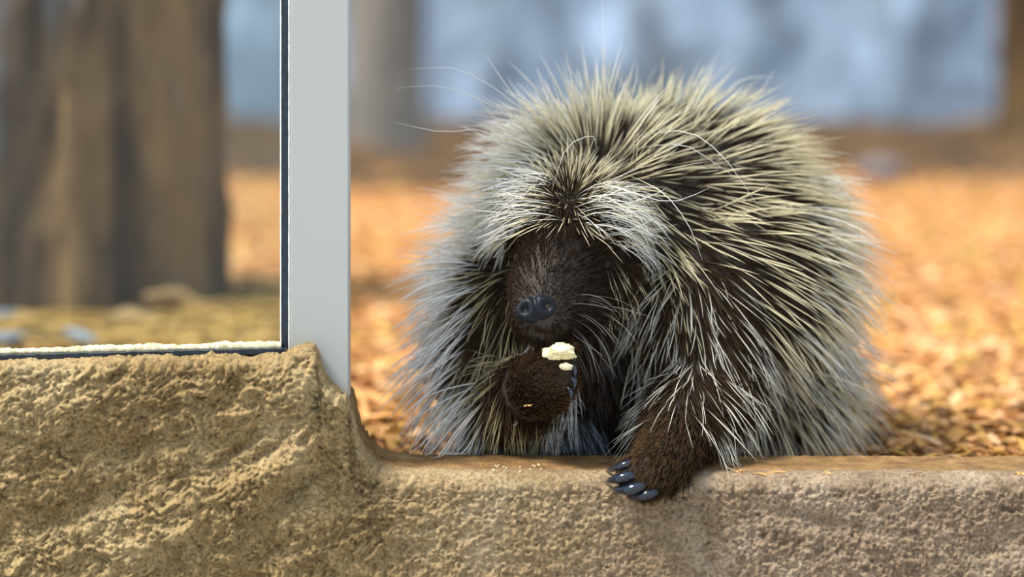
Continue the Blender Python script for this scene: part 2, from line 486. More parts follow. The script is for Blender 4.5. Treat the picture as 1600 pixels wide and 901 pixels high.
# crumbly sealant bead over the bottom gasket
def bead():
    n, k = 900, 10
    t = np.linspace(0, 1, n)
    pa, pb = at(-700, 566, 0.03), at(440, 540, 0.03)
    L = np.linalg.norm(pb - pa)
    a = np.linspace(0, 2 * math.pi, k, endpoint=False)
    P = np.zeros((n, k, 3))
    hgt = 0.0050 + 0.0040 * np.clip(fbm(np.stack([t * L * 18, t * 0, t * 0 + 4], -1), 3) + 0.1, 0, 1) + 0.0016 * fbm(np.stack([t * L * 130, t * 0, t * 0], -1), 3)
    for j in range(k):
        r = 1 + 0.18 * fbm(np.stack([t * L * 220, t * 0 + j * 3.1, t * 0], -1), 2)
        P[:, j] = pa + (pb - pa) * t[:, None]
        P[:, j, 1] += 0.006 * math.cos(a[j]) * r
        P[:, j, 2] += hgt * (math.sin(a[j])) * r
    f = []
    for i in range(n - 1):
        for j in range(k):
            f.append((i * k + j, (i + 1) * k + j, (i + 1) * k + (j + 1) % k, i * k + (j + 1) % k))
    m, nt, b = mat('crumbly_sealant')
    noisy(nt, b, [(0.3, (0.36, 0.30, 0.17)), (0.6, (0.72, 0.66, 0.47))], 120, 5, bump=(400, 0.6, 0.001))
    b.inputs['Roughness'].default_value = 0.9
    link('sealant_bead', np_mesh('sealant_bead', P.reshape(-1, 3), f), m, win)
bead()
def pane():
    m = bpy.data.materials.new('window_glass'); m.use_nodes = True
    nt = m.node_tree; n, l = nt.nodes, nt.links
    n.remove(n['Principled BSDF'])
    tr = n.new('ShaderNodeBsdfTransparent'); tr.inputs[0].default_value = (0.90, 0.94, 0.93, 1)
    gl = n.new('ShaderNodeBsdfGlossy'); gl.inputs['Roughness'].default_value = 0.02
    gl.inputs[0].default_value = (1, 1, 1, 1)
    fr = n.new('ShaderNodeFresnel'); fr.inputs['IOR'].default_value = 1.28
    mx = n.new('ShaderNodeMixShader')
    l.new(fr.outputs[0], mx.inputs[0]); l.new(tr.outputs[0], mx.inputs[1]); l.new(gl.outputs[0], mx.inputs[2])
    l.new(mx.outputs[0], n['Material Output'].inputs['Surface'])
    tag(box('pane', -1.5, XL(444), yf + 0.012, yf + 0.022, 0.135, 1.6, m, win))
pane()

# ------------------------------------------------------------------ wood chips
CHIPM = []
for k, c in enumerate([(0.74, 0.38, 0.14), (0.58, 0.27, 0.085), (0.82, 0.52, 0.26), (0.40, 0.17, 0.05), (0.66, 0.36, 0.12)]):
    m, nt, b = mat('wood_chip_%d' % k)
    noisy(nt, b, [(0.3, tuple(v * 0.62 for v in c)), (0.7, c)], 40, 4, stretch=(0.3, 1, 1))
    b.inputs['Roughness'].default_value = 0.8
    CHIPM.append(m)

def chip_verts(rng):
    """a split flake: a bent, wedge-ended slab (12 verts)"""
    L, W, T = rng.uniform(.022, .055), rng.uniform(.009, .02), rng.uniform(.003, .006)
    V = []
    bend = rng.uniform(-.006, .01)
    for i, u in enumerate((-1, rng.uniform(-.2, .2), 1)):
        ww = W * rng.uniform(.55, 1.0); tt = T * (0.35 if i != 1 else 1.0); zo = bend * (1 - u * u)
        sh = rng.uniform(-.005, .005)
        V += [(u * L / 2 + sh, -ww / 2, zo - tt / 2), (u * L / 2 - sh, ww / 2, zo - tt / 2), (u * L / 2 - sh, ww / 2, zo + tt / 2), (u * L / 2 + sh, -ww / 2, zo + tt / 2)]
    return np.array(V)
CHIP_F = [(0, 1, 2, 3), (11, 10, 9, 8)]
for s_ in (0, 4):
    for k in range(4):
        CHIP_F.append((s_ + k, s_ + 4 + k, s_ + 4 + (k + 1) % 4, s_ + (k + 1) % 4))
CHIP_F = np.array(CHIP_F)

def ground_z(x, y):
    p = np.array([[x * 3, y * 3, 0.0]])
    return float(GZ + 0.02 * fbm(p, 4)[0] * sstep(0.12, 0.7, np.array([y]))[0])

def build_chips():
    protos = []
    for k in range(15):
        me = np_mesh('wood_chip', chip_verts(RNG), CHIP_F, smooth=False)
        me.materials.append(CHIPM[k % 5]); protos.append(me)
    n = 0
    # nearest, largest chips as single things
    spots = [(560, 740, .32, 1.25), (1375, 1640, .32, 1.25)]
    while n < 220:
        px0, px1, ya, yb = spots[0] if RNG.random() < 0.34 else spots[1]
        y = RNG.uniform(ya, yb); px = RNG.uniform(px0, px1)
        x = (px - 800) / F * (y + DIST)
        kc = int(RNG.integers(15))
        o = bpy.data.objects.new('wood_chip', protos[kc])
        COL.objects.link(o)
        o.location = (x, y, ground_z(x, y) + RNG.uniform(0.001, 0.016))
        o.rotation_euler = (RNG.uniform(-.45, .45), RNG.uniform(-.45, .45), RNG.uniform(0, 6.28))
        s = RNG.uniform(0.8, 1.35); o.scale = (s, s, s)
        shade = ['bright orange', 'reddish orange', 'pale peach', 'dark brown', 'ochre'][kc % 5]
        place = 'between the metal post and the porcupine' if px < 800 else 'on the open ground beyond the bare sill'
        tag(o, shade + ' wood chip lying loose ' + place, 'wood chip', 'loose wood chips on the enclosure ground')
        n += 1
    # everything farther off
    V, Fc, C = [], [], []
    M = 15000
    yy = 0.2 + 6.2 * RNG.random(M) ** 1.25
    xx = (RNG.random(M) - 0.5) * (yy + DIST) * 0.52
    zz = GZ + 0.02 * fbm(np.stack([xx * 3, yy * 3, xx * 0], -1), 4) * sstep(0.12, 0.7, yy)
    keep = (np.hypot(xx + 0.905, yy - 2.15) > 0.33) & ~((np.abs(xx - 0.2) < 0.26) & (yy < 0.72))
    xx, yy, zz = xx[keep], yy[keep], zz[keep]; M = len(xx)
    base = [chip_verts(RNG) for _ in range(40)]
    pal = np.array([(0.76, 0.38, 0.14), (0.60, 0.27, 0.085), (0.84, 0.52, 0.27), (0.36, 0.15, 0.045), (0.68, 0.36, 0.12), (0.55, 0.36, 0.09)])
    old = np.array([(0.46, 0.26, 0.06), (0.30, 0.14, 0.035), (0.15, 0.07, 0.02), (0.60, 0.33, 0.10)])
    for i in range(M):
        v = base[i % 40] * RNG.uniform(.8, 1.5)
        R = np.array((Matrix.Rotation(RNG.uniform(0, 6.28), 3, 'Z') @ Matrix.Rotation(RNG.uniform(-.4, .4), 3, 'X') @ Matrix.Rotation(RNG.uniform(-.4, .4), 3, 'Y')))
        V.append(v @ R.T + np.array([xx[i], yy[i], zz[i] + RNG.uniform(0, .012)]))
        Fc.append(CHIP_F + 12 * i)
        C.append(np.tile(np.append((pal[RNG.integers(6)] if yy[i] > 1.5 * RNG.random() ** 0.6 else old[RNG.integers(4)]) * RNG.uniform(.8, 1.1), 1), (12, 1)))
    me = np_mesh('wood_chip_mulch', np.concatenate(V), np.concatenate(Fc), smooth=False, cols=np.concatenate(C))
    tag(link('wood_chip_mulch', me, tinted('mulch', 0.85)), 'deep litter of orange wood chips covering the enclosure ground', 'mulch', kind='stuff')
build_chips()

# ------------------------------------------------------------------ strands (fur, quills, straw) as thin tapering tubes
def strand_arrays(P, Rr, sides=3):
    """P (N,K,3) centre lines, Rr (N,K) radii -> verts, faces"""
    N, K, _ = P.shape
    T = np.gradient(P, axis=1)
    T /= np.linalg.norm(T, axis=2, keepdims=True) + 1e-9
    ref = np.tile(np.array([0.31, 0.83, 0.46]), (N, K, 1))
    A = np.cross(T, ref); A /= np.linalg.norm(A, axis=2, keepdims=True) + 1e-9
    B = np.cross(T, A)
    V = np.zeros((N, K, sides, 3))
    for s in range(sides):
        a = 2 * math.pi * s / sides
        V[:, :, s] = P + (A * math.cos(a) + B * math.sin(a)) * Rr[..., None]
    base = (np.arange(N) * K * sides)[:, None, None]
    k = np.arange(K - 1)[None, :, None] * sides
    s = np.arange(sides)[None, None, :]
    s2 = (s + 1) % sides
    f = np.stack([base + k + s, base + k + s2, base + k + sides + s2, base + k + sides + s], -1).reshape(-1, 4)
    return V.reshape(-1, 3), f
def strand_mesh(name, P, Rr, C, sides=3):
    V, f = strand_arrays(P, Rr, sides)
    cols = np.repeat(C.reshape(-1, 4), sides, axis=0)
    return np_mesh(name, V, f, smooth=True, cols=cols)

def on_ground(px, py, r, litter=0.015):
    """point on the line of sight through (px, py) that lies r above the litter of straw bedding the ground"""
    lo, hi = 0.3, 7.0
    for _ in range(40):
        y = (lo + hi) / 2
        p = at(px, py, y)
        if p[2] > ground_z(p[0], y) + r + litter: lo = y
        else: hi = y
    return at(px, py, (lo + hi) / 2)

# straw and dry grass round the foot of the big trunk
def build_straw():
    n, K = 1500, 5
    y = RNG.uniform(1.35, 2.4, n); px = RNG.uniform(-60, 470, n)
    x = (px - 800) / F * (y + DIST)
    keep = np.hypot(x + 0.905, y - 2.15) > 0.31
    x, y = x[keep], y[keep]; n = len(x)
    a = RNG.uniform(0, 2 * math.pi, n); L = RNG.uniform(.06, .2, n)
    t = np.linspace(0, 1, K)
    P = np.zeros((n, K, 3))
    P[..., 0] = x[:, None] + (np.cos(a) * L)[:, None] * t
    P[..., 1] = y[:, None] + (np.sin(a) * L)[:, None] * t
    P[..., 2] = GZ + 0.012 + (RNG.uniform(0, .02, n))[:, None] + (RNG.uniform(-.01, .025, n) * L / .2)[:, None] * np.sin(t * math.pi)
    clear = (np.hypot(P[..., 0] + 0.905, P[..., 1] - 2.15) > 0.325).all(1)     # none of it runs into the trunk
    P = P[clear]; n = len(P)
    R = np.tile(np.array([.0022, .003, .003, .0025, .001]), (n, 1))
    pal = np.array([(0.50, 0.30, 0.07), (0.36, 0.22, 0.05), (0.62, 0.40, 0.14), (0.14, 0.10, 0.03)])
    c = pal[RNG.integers(0, 4, n)]
    C = np.ones((n, K, 4)); C[..., :3] = c[:, None]
    tag(link('straw', strand_mesh('straw', P, R, C), tinted('straw', 0.7)), 'tangle of yellow straw at the foot of the thick trunk', 'straw', kind='stuff')
build_straw()

def stick(name, pts, radii, m, label, cat='stick', sides=9):
    P = np.array(pts, float)
    K = 12
    tt = np.linspace(0, len(P) - 1, K)
    Q = np.stack([np.interp(tt, np.arange(len(P)), P[:, k]) for k in range(3)], -1)
    r = np.interp(tt, np.arange(len(P)), radii) * (1 + 0.12 * np.sin(np.arange(K) * 2.3))
    r[0] *= .8; r[-1] *= .8
    Q = np.concatenate([Q[:1], Q, Q[-1:]]); r = np.concatenate([[1e-4], r, [1e-4]])
    c0 = Q.mean(0)
    V, f = strand_arrays((Q - c0)[None], r[None], sides)
    o = link(name, np_mesh(name, V, f), m); o.location = c0
    tag(o, label, cat)
    return o
GREYW = simple('weathered_wood', (0.26, 0.30, 0.36), 0.6, noise=(20, 0.6))
TANW = simple('bare_wood', (0.34, 0.21, 0.08), 0.7, noise=(25, 0.6))
stick('stick', [on_ground(-40, 497, .014), on_ground(0, 495, .014), on_ground(30, 493, .012)], [.014, .014, .012], GREYW, 'short grey weathered stick with a tan stub at its end')
stick('stick', [on_ground(27, 493, .013), on_ground(54, 496, .010)], [.013, .010], TANW, 'stub of bare tan wood touching the grey stick')
stick('stick', [on_ground(-40, 532, .015), on_ground(10, 530, .015), on_ground(38, 528, .012)], [.015, .015, .012], GREYW, 'thickest grey stick lying low in the straw behind the glass')
stick('stick', [on_ground(105, 519, .010), on_ground(125, 525, .012), on_ground(150, 535, .008)], [.010, .012, .008], GREYW, 'grey splinter slanting through the straw')
stick('stick', [at(225, 468, 1.875), at(275, 458, 1.88), on_ground(345, 494, .010)], [.012, .013, .010], TANW, 'arched tan twig leaning at the foot of the trunk')
STONEY = simple('pale_pebble', (0.36, 0.24, 0.11), 0.8, noise=(18, 0.6))
def lump(name, c, r, m, label, cat, seed=0, sub=3, rug=0.28):
    bm = bmesh.new(); bmesh.ops.create_icosphere(bm, subdivisions=sub, radius=1)
    co = np.array([v.co[:] for v in bm.verts])
    d = 1 + rug * fbm(co * 1.4 + seed, 3)
    for v, k in zip(bm.verts, d):
        v.co = Vector((v.co.x * r[0] * k, v.co.y * r[1] * k, v.co.z * r[2] * k))
    for f in bm.faces: f.smooth = True
    me = bpy.data.meshes.new(name); bm.to_mesh(me); bm.free()
    o = link(name, me, m); o.location = c
    return tag(o, label, cat)
lump('stone', on_ground(200, 500, .014), (.055, .04, .022), STONEY, 'flat tan stone in the straw before the thick trunk', 'stone', 3)
lump('stone', at(1378, 268, 5.6), (.085, .08, .05), simple('grey_stone', (0.20, 0.175, 0.18), .85, noise=(12, .7)), 'grey stone resting on the dark soil bank', 'stone', 8)

# ------------------------------------------------------------------ the porcupine
base = at(960, 712, 0.25); base[2] = GZ
PORC = empty('porcupine', tuple(base))
tag(PORC, 'dark porcupine with cream quills eating with one paw on the sill', 'porcupine')

PRIM = []   # (kind, centre, radii)
def E(kind, px, py, y, rx, ry, rz):
    PRIM.append((kind, at(px, py, y), np.array([rx, ry, rz], float)))
def CH(kind, nodes, n=7):
    for (a, b) in zip(nodes[:-1], nodes[1:]):
        pa, pb = at(*a[:3]), at(*b[:3])
        for t in np.linspace(0, 1, n):
            r = a[3] + (b[3] - a[3]) * t
            PRIM.append((kind, pa + (pb - pa) * t, np.array([r, r, r])))
E('trunk', 1090, 432, .44, .205, .29, .215)
E('trunk', 1185, 590, .43, .120, .19, .120)
E('trunk', 1070, 320, .40, .165, .20, .135)
E('flank', 895, 480, .34, .140, .17, .180)
E('trunk', 960, 320, .30, .130, .13, .115)
E('head', 888, 362, .155, .078, .085, .082)
E('head', 925, 420, .150, .062, .06, .065)
CH('snout', [(880, 402, .105, .060), (862, 448, .078, .054), (850, 488, .058, .043)])
E('snout', 902, 468, .105, .042, .05, .048)
CH('snout', [(868, 515, .085, .030), (880, 480, .12, .045)])
E('ear', 1003, 292, .175, .020, .012, .024)
E('ear', 800, 300, .185, .020, .012, .024)
CH('arm', [(1085, 470, .235, .098), (1108, 600, .185, .072), (1062, 678, .075, .046)])
CH('paw', [(1062, 678, .075, .046), (1040, 722, .018, .036), (1012, 742, -.012, .027)])
for a, b in (((1000, 722, .008), (978, 730, -.004)), ((1000, 740, -.012), (976, 747, -.018)), ((1008, 752, -.018), (990, 760, -.022)), ((1026, 758, -.020), (1010, 769, -.022))):
    CH('paw', [(*a, .0125), (*b, .0095)], 5)
CH('arm', [(805, 470, .245, .080), (772, 570, .235, .068), (790, 628, .205, .055), (828, 612, .125, .042)])
CH('paw', [(828, 612, .125, .042), (858, 590, .060, .034), (868, 566, .050, .027)])
for a, b in (((880, 556, .040), (890, 549, .034)), ((880, 575, .036), (892, 570, .028)), ((882, 592, .036), (893, 588, .028)), ((876, 608, .040), (890, 605, .033))):
    CH('paw', [(*a, .0125), (*b, .010)], 4)
CH('foot', [(800, 690, .26, .05), (850, 690, .21, .044), (905, 690, .195, .036)])
E('foot', 780, 690, .24, .045, .06, .05)
E('chest', 945, 600, .30, .115, .12, .140)

def build_body():
    bm = bmesh.new()
    for kind, c, r in PRIM:
        M = Matrix.Translation(Vector(c)) @ Matrix.Diagonal((*r, 1))
        bmesh.ops.create_icosphere(bm, subdivisions=3, radius=1, matrix=M)
    me = bpy.data.meshes.new('tmp'); bm.to_mesh(me); bm.free()
    o = bpy.data.objects.new('tmp', me); COL.objects.link(o)
    md = o.modifiers.new('r', 'REMESH'); md.mode = 'VOXEL'; md.voxel_size = 0.0045
    md2 = o.modifiers.new('s', 'SMOOTH'); md2.iterations = 6; md2.factor = 0.5
    dg = bpy.context.evaluated_depsgraph_get()
    new = bpy.data.meshes.new_from_object(o.evaluated_get(dg))
    bpy.data.objects.remove(o)
    new.name = 'body'
    n = len(new.vertices)
    co = np.zeros(n * 3); new.vertices.foreach_get('co', co); co = co.reshape(-1, 3)
    no = np.zeros(n * 3); new.vertices.foreach_get('normal', no); no = no.reshape(-1, 3)
    # eye sockets, mouth line
    def dent(c, r, amp):
        d = np.linalg.norm(co - c, axis=1)
        return amp * np.exp(-(d / r) ** 2)
    disp = np.zeros(n)
    disp -= dent(EYE_R, .014, .004) + dent(EYE_L, .014, .004)
    disp += dent(EYE_R + np.array([.002, 0, .016]), .012, .005)
    for t in np.linspace(0, 1, 9):
        disp -= dent(at(828 + 44 * t, 512 + 10 * math.sin(t * 3.14), .03), .008, .003)
    co = co + no * disp[:, None]
    # the sole takes the shape of the sill it presses on, seat and hind foot rest on the ground
    co = off_rock(co)
    back = co[:, 1] > 0.146
    gz = GZ + 0.02 * fbm(np.stack([co[:, 0] * 3, co[:, 1] * 3, co[:, 0] * 0], -1), 4) * sstep(0.12, 0.7, co[:, 1])
    co[:, 2] = np.where(back, np.maximum(co[:, 2], gz - 0.004), co[:, 2])
    new.vertices.foreach_set('co', co.astype(np.float32).ravel())
    new.polygons.foreach_set('use_smooth', np.ones(len(new.polygons), bool))
    new.update()
    return new
EYE_R = at(932, 410, .090); EYE_L = at(818, 404, .100)
body_me = build_body()
SKIN, _nt, _b = mat('dark_hide')
noisy(_nt, _b, [(0.3, (0.012, 0.008, 0.006)), (0.7, (0.035, 0.023, 0.015))], 60, 4)
_b.inputs['Roughness'].default_value = 0.7
for mm in list(body_me.materials): pass
body_me.materials.clear()
body = link('body', body_me, SKIN, PORC)
tag(body, 'dark brown hide under the quills')
body_me.calc_loop_triangles()
nt_ = len(body_me.loop_triangles)
tri = np.zeros(nt_ * 3, np.int32); body_me.loop_triangles.foreach_get('vertices', tri); tri = tri.reshape(-1, 3)
vco = np.zeros(len(body_me.vertices) * 3); body_me.vertices.foreach_get('co', vco); vco = vco.reshape(-1, 3)
vno = np.zeros(len(body_me.vertices) * 3); body_me.vertices.foreach_get('normal', vno); vno = vno.reshape(-1, 3)
BVH = BVHTree.FromPolygons([tuple(v) for v in vco], [tuple(t) for t in tri])
tc_ = vco[tri]
area = np.linalg.norm(np.cross(tc_[:, 1] - tc_[:, 0], tc_[:, 2] - tc_[:, 0]), axis=1)
KINDS = ['trunk', 'flank', 'head', 'snout', 'ear', 'arm', 'paw', 'foot', 'chest']
cen = tc_.mean(1)
best = np.full(nt_, 1e9); lab = np.zeros(nt_, int)
for kind, c, r in PRIM:
    q = (cen - c) / r
    l_ = np.linalg.norm(q, axis=1)
    d = (l_ - 1) * r.min()
    mk = d < best
    best[mk] = d[mk]; lab[mk] = KINDS.index(kind)
def pix(p):
    d = p[..., 1] + DIST
    return p[..., 0] / d * F + 800, HY + (HCAM - p[..., 2]) / d * F
CPX, CPY = pix(cen)
CNO = vno[tri].mean(1)
CNO /= np.linalg.norm(CNO, axis=1, keepdims=True) + 1e-9

def sample(n, weight):
    p = area * weight
    p = p / p.sum()
    idx = RNG.choice(nt_, n, p=p)
    u = RNG.random((n, 2)); su = np.sqrt(u[:, :1])
    b0, b1, b2 = 1 - su, su * (1 - u[:, 1:]), su * u[:, 1:]
    T = tri[idx]
    pos = vco[T[:, 0]] * b0 + vco[T[:, 1]] * b1 + vco[T[:, 2]] * b2
    nor = vno[T[:, 0]] * b0 + vno[T[:, 1]] * b1 + vno[T[:, 2]] * b2
    nor /= np.linalg.norm(nor, axis=1, keepdims=True) + 1e-9
    return pos, nor, lab[idx]
K_ = lambda *names: np.isin(lab, [KINDS.index(k) for k in names]).astype(float)
def unit(v): return v / (np.linalg.norm(v, axis=-1, keepdims=True) + 1e-9)
def tangent(v, n): return unit(v - n * (v * n).sum(-1, keepdims=True))

WHORL = at(892, 300, .06)
NOSE = at(846, 486, .02)
DOWN = np.array([0, 0, -1.0])
def flow(pos, nor, lb):
    """lie of the coat: it parts at the brow and sweeps back over the body, down the limbs, back from the nose"""
    d = unit(pos - WHORL)
    g = np.full(len(pos), 0.38)[:, None]
    out = unit(d + DOWN * g)
    arm = lb == KINDS.index('arm')
    right = pos[:, 0] > at(930, 500, .2)[0]
    pr = unit(pos - at(1050, 380, .05)) + DOWN * 0.75
    pl = unit(pos - at(850, 430, .05)) + DOWN * 0.8
    out = np.where((arm & right)[:, None], unit(pr), out)
    out = np.where((arm & ~right)[:, None], unit(pl), out)
    paw = (lb == KINDS.index('paw'))
    pw = np.where(right[:, None], unit(at(985, 760, -.05) - at(1060, 650, .08)), unit(at(890, 570, .0) - at(820, 640, .1)))
    out = np.where(paw[:, None], pw, out)
    ft = (lb == KINDS.index('foot')) | (lb == KINDS.index('chest'))
    out = np.where(ft[:, None], unit(DOWN * 1.0 + d * 0.2 + np.array([.2, -.2, 0])), out)
    sn = (lb == KINDS.index('snout'))
    out = np.where(sn[:, None], unit(pos - NOSE) + DOWN * 0.15, out)
    return tangent(out, nor)

def grow(pos, nor, lb, L, K, lift, droop, wob=0.06, curl=0.0, mind=0.0012, dirs=None, collide=True):
    n = len(pos)
    L = np.broadcast_to(L, (n,)).astype(float)
    lift = np.broadcast_to(lift, (n,)); droop = np.broadcast_to(droop, (n,))
    tn = flow(pos, nor, lb) if dirs is None else dirs
    tn = unit(tn + RNG.normal(0, wob, (n, 3)))
    d0 = unit(tn * (1 - lift)[:, None] + nor * lift[:, None])
    side = unit(np.cross(d0, nor) + 1e-6)
    cv = RNG.normal(0, 1, n) * curl
    P = np.zeros((n, K, 3)); P[:, 0] = pos - nor * 0.001
    step = (L / (K - 1))[:, None]
    d = d0.copy()
    for k in range(1, K):
        P[:, k] = P[:, k - 1] + d * step
        d = unit(d + DOWN * (droop / (K - 1))[:, None] + side * (cv / (K - 1))[:, None])
    if collide:
        for k in range(1, K):
            off = mind * k
            for i in range(n):
                loc, nn, _, dist = BVH.find_nearest(P[i, k], 0.06)
                if loc is None: continue
                v = P[i, k] - np.array(loc); s = v @ np.array(nn)
                if s < off: P[i, k] = np.array(loc) + np.array(nn) * off
    # rest on sill and ground
    ylim = (P[..., 1] > 0.004) & (P[..., 1] < 0.15)
    P[..., 2] = np.where(ylim, np.maximum(P[..., 2], 0.003), P[..., 2])
    P[..., 2] = np.where(P[..., 1] >= 0.15, np.maximum(P[..., 2], GZ + 0.008), P[..., 2])
    P = off_rock(P.reshape(-1, 3), 0.0).reshape(P.shape)
    return P

def taper(n, K, r, tip=0.12, belly=0.3):
    t = np.linspace(0, 1, K)
    prof = np.interp(t, [0, belly, 0.7, 1], [0.8, 1.0, 0.75, tip])
    return np.broadcast_to(r, (n,))[:, None] * prof[None]

def colour(n, K, stops, jit=0.12):
    """stops: [(t, rgb)] along the strand, with per-strand brightness jitter"""
    t = np.linspace(0, 1, K)
    ts = [s[0] for s in stops]
    c = np.stack([np.interp(t, ts, [s[1][k] for s in stops]) for k in range(3)], -1)
    C = np.ones((n, K, 4))
    C[..., :3] = c[None] * (1 + RNG.normal(0, jit, (n, 1, 1))).clip(0.4, 1.6)
    return np.clip(C, 0, 1)

FUR = tinted('fur', 0.7, 0.10, 0.06)
QUILL = tinted('quill', 0.38, 0.32, 0.5)

DK = (0.022, 0.014, 0.009); BR = (0.085, 0.052, 0.028)
# --- undercoat
n = 24000
wgt = K_('trunk', 'flank', 'head', 'arm', 'chest', 'foot', 'ear') * np.where(CNO[:, 1] < 0.35, 1, 0.25)
pos, nor, lb = sample(n, wgt)
P = grow(pos, nor, lb, RNG.uniform(.022, .042, n), 4, 0.22, 0.25, wob=0.12, collide=False)
C = colour(n, 4, [(0, DK), (0.6, (0.045, 0.028, 0.016)), (1, BR)], 0.25)
foot = np.isin(lb, [KINDS.index('foot')])
C[foot, 1:, :3] = np.array([0.16, 0.19, 0.24]) * RNG.uniform(.2, 1.5, (foot.sum(), 1, 1))
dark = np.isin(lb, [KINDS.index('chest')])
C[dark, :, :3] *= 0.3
tag(link('undercoat', strand_mesh('undercoat', P, taper(n, 4, .0007), C), FUR, PORC), 'dense dark brown undercoat', kind='stuff')

n = 7000
pos, nor, lb = sample(n, K_('arm') * np.where(CNO[:, 1] < 0.35, 1, 0.2))
P = grow(pos, nor, lb, RNG.uniform(.028, .05, n), 4, 0.2, 0.35, wob=0.14, collide=False)
C = colour(n, 4, [(0, DK), (0.6, (0.040, 0.025, 0.014)), (1, (0.10, 0.065, 0.035))], 0.3)
tag(link('limb_fur', strand_mesh('limb_fur', P, taper(n, 4, .0006), C), FUR, PORC), 'dark brown fur of the forelegs', kind='stuff')

# --- face and paw fur
n = 9000
pos, nor, lb = sample(n, K_('snout') * 1.6 + K_('head') * 0.9 * (CPY > 268) * (CNO[:, 1] < 0.2))
dn = np.linalg.norm(pos - NOSE, axis=1)
ok = (dn > 0.016) & (np.linalg.norm(pos - EYE_R, axis=1) > .011)
pos, nor, lb, dn = pos[ok], nor[ok], lb[ok], dn[ok]; n = len(pos)
P = grow(pos, nor, np.full(n, KINDS.index('snout')), np.clip(.006 + dn * .16, .006, .024) * RNG.uniform(.7, 1.3, n), 4, 0.30, 0.15, wob=0.2, collide=False)
C = colour(n, 4, [(0, DK), (0.5, (0.016, 0.010, 0.007)), (1, (0.046, 0.027, 0.015))], 0.4)
tag(link('face_fur', strand_mesh('face_fur', P, taper(n, 4, .00045), C), FUR, PORC), 'short brown black fur of the face', kind='stuff')
n = 9000
pos, nor, lb = sample(n, K_('paw') * 1.0 * (CNO[:, 1] < 0.6))
tipd = np.minimum(np.linalg.norm(pos - at(975, 755, -.035), axis=1), np.linalg.norm(pos - at(893, 580, .03), axis=1))
P = grow(pos, nor, lb, np.clip(.006 + tipd * .28, .006, .026) * RNG.uniform(.7, 1.3, n), 4, 0.25, 0.2, wob=0.2, collide=False)
C = colour(n, 4, [(0, (0.012, 0.008, 0.006)), (0.5, (0.042, 0.025, 0.013)), (1, (0.125, 0.076, 0.038))], 0.3)
tag(link('paw_fur', strand_mesh('paw_fur', P, taper(n, 4, .00045), C), FUR, PORC), 'soft brown fur of the two forepaws', kind='stuff')

# --- quills and guard hairs: collected, the 300 that show largest become single quills
CREAM = (0.80, 0.72, 0.47); PALE = (0.86, 0.85, 0.78); OLIVE = (0.66, 0.57, 0.31)
pool = []      # (P, R, C) with K = 8
K = 8
def add(n, wgt, Lr, r, lift, droop, stops, jit=.12, wob=.08, curl=0.05, mind=.0016, dirs=None, lbl=None):
    pos, nor, lb = sample(n, wgt)
    if lbl is not None: lb = np.full(n, KINDS.index(lbl))
    L = RNG.uniform(*Lr, n)
    dd = None if dirs is None else tangent(dirs(pos), nor)
    P = grow(pos, nor, lb, L, K, RNG.uniform(*lift, n), RNG.uniform(*droop, n), wob, curl, mind, dd)
    R = taper(n, K, RNG.uniform(*r, n))
    C = colour(n, K, stops, jit)
    pool.append((P, R, C))
vis = np.where(CNO[:, 1] < 0.45, 1.0, 0.15)
face_zone = ((CPX > 795) & (CPX < 985) & (CPY > 352) & (CPY < 545))
head_front = K_('head') * (~face_zone) 
# back and right side: stout cream quills
add(2500, K_('trunk') * vis * (1 + 0.5 * (CPY < 330)), (.075, .125), (.0009, .00135), (.24, .44), (.08, .32), [(0, DK), (.30, (0.06, .04, .022)), (.48, CREAM), (.85, (0.88, .82, .60)), (1, (.6, .52, .34))])
# finer pale overhairs on back
add(520, K_('trunk') * vis, (.10, .155), (.00045, .00065), (.24, .48), (.15, .55), [(0, DK), (.3, CREAM), (1, PALE)], curl=.25)
# left flank: long whitish hair
LEFT = lambda p: np.tile(np.array([-1.0, .05, .0]), (len(p), 1)) + 0.6 * unit(p - WHORL)
WH = (.95, .95, .93)
add(950, K_('flank') * vis * (CPX < 900), (.075, .125), (.0008, .0012), (.28, .52), (.15, .6), [(0, DK), (.25, (.10, .10, .11)), (.42, WH), (1, WH)], curl=.22)
add(750, K_('flank', 'arm') * vis * (CPX < 765) * (CNO[:, 0] < -.5), (.075, .13), (.0008, .0012), (.38, .62), (.25, .7), [(0, (.10, .10, .11)), (.2, (.6, .6, .6)), (.35, WH), (1, WH)], curl=.22, lbl='flank')
add(620, K_('flank', 'trunk') * vis * (CPX < 900) * (CPY < 430), (.10, .16), (.0008, .0012), (.34, .58), (.15, .6), [(0, DK), (.25, (.25, .22, .17)), (.4, PALE), (1, WH)], curl=.22, dirs=LEFT)
add(480, K_('flank', 'trunk') * vis * (CPX < 950) * (CPY < 330), (.10, .155), (.0008, .0012), (.34, .58), (.1, .5), [(0, DK), (.3, (.25, .2, .12)), (.45, CREAM), (1, WH)], curl=.2)
# fringe along the far right side
add(420, K_('trunk') * (CPX > 1230) * (CNO[:, 0] > .6), (.08, .13), (.0007, .0011), (.38, .62), (.3, .8), [(0, DK), (.3, PALE), (1, WH)], curl=.2)
# crown radiating from the parting
add(900, K_('head', 'ear') * (CPY < 360) + 1.2 * K_('trunk') * (CPY < 340) * (CPX < 1010) * (CNO[:, 1] < .2), (.040, .078), (.0007, .0011), (.30, .5), (.0, .2), [(0, DK), (.35, (.16, .11, .06)), (.6, CREAM), (1, (.88, .83, .66))], wob=.12)
add(260, K_('head') * np.exp(-((CPX - 892) / 40) ** 2 - ((CPY - 305) / 45) ** 2) * (CNO[:, 1] < 0), (.022, .046), (.0006, .0009), (.5, .8), (.0, .25), [(0, DK), (.5, (.10, .07, .04)), (.75, CREAM), (1, (.85, .8, .62))], wob=.2)
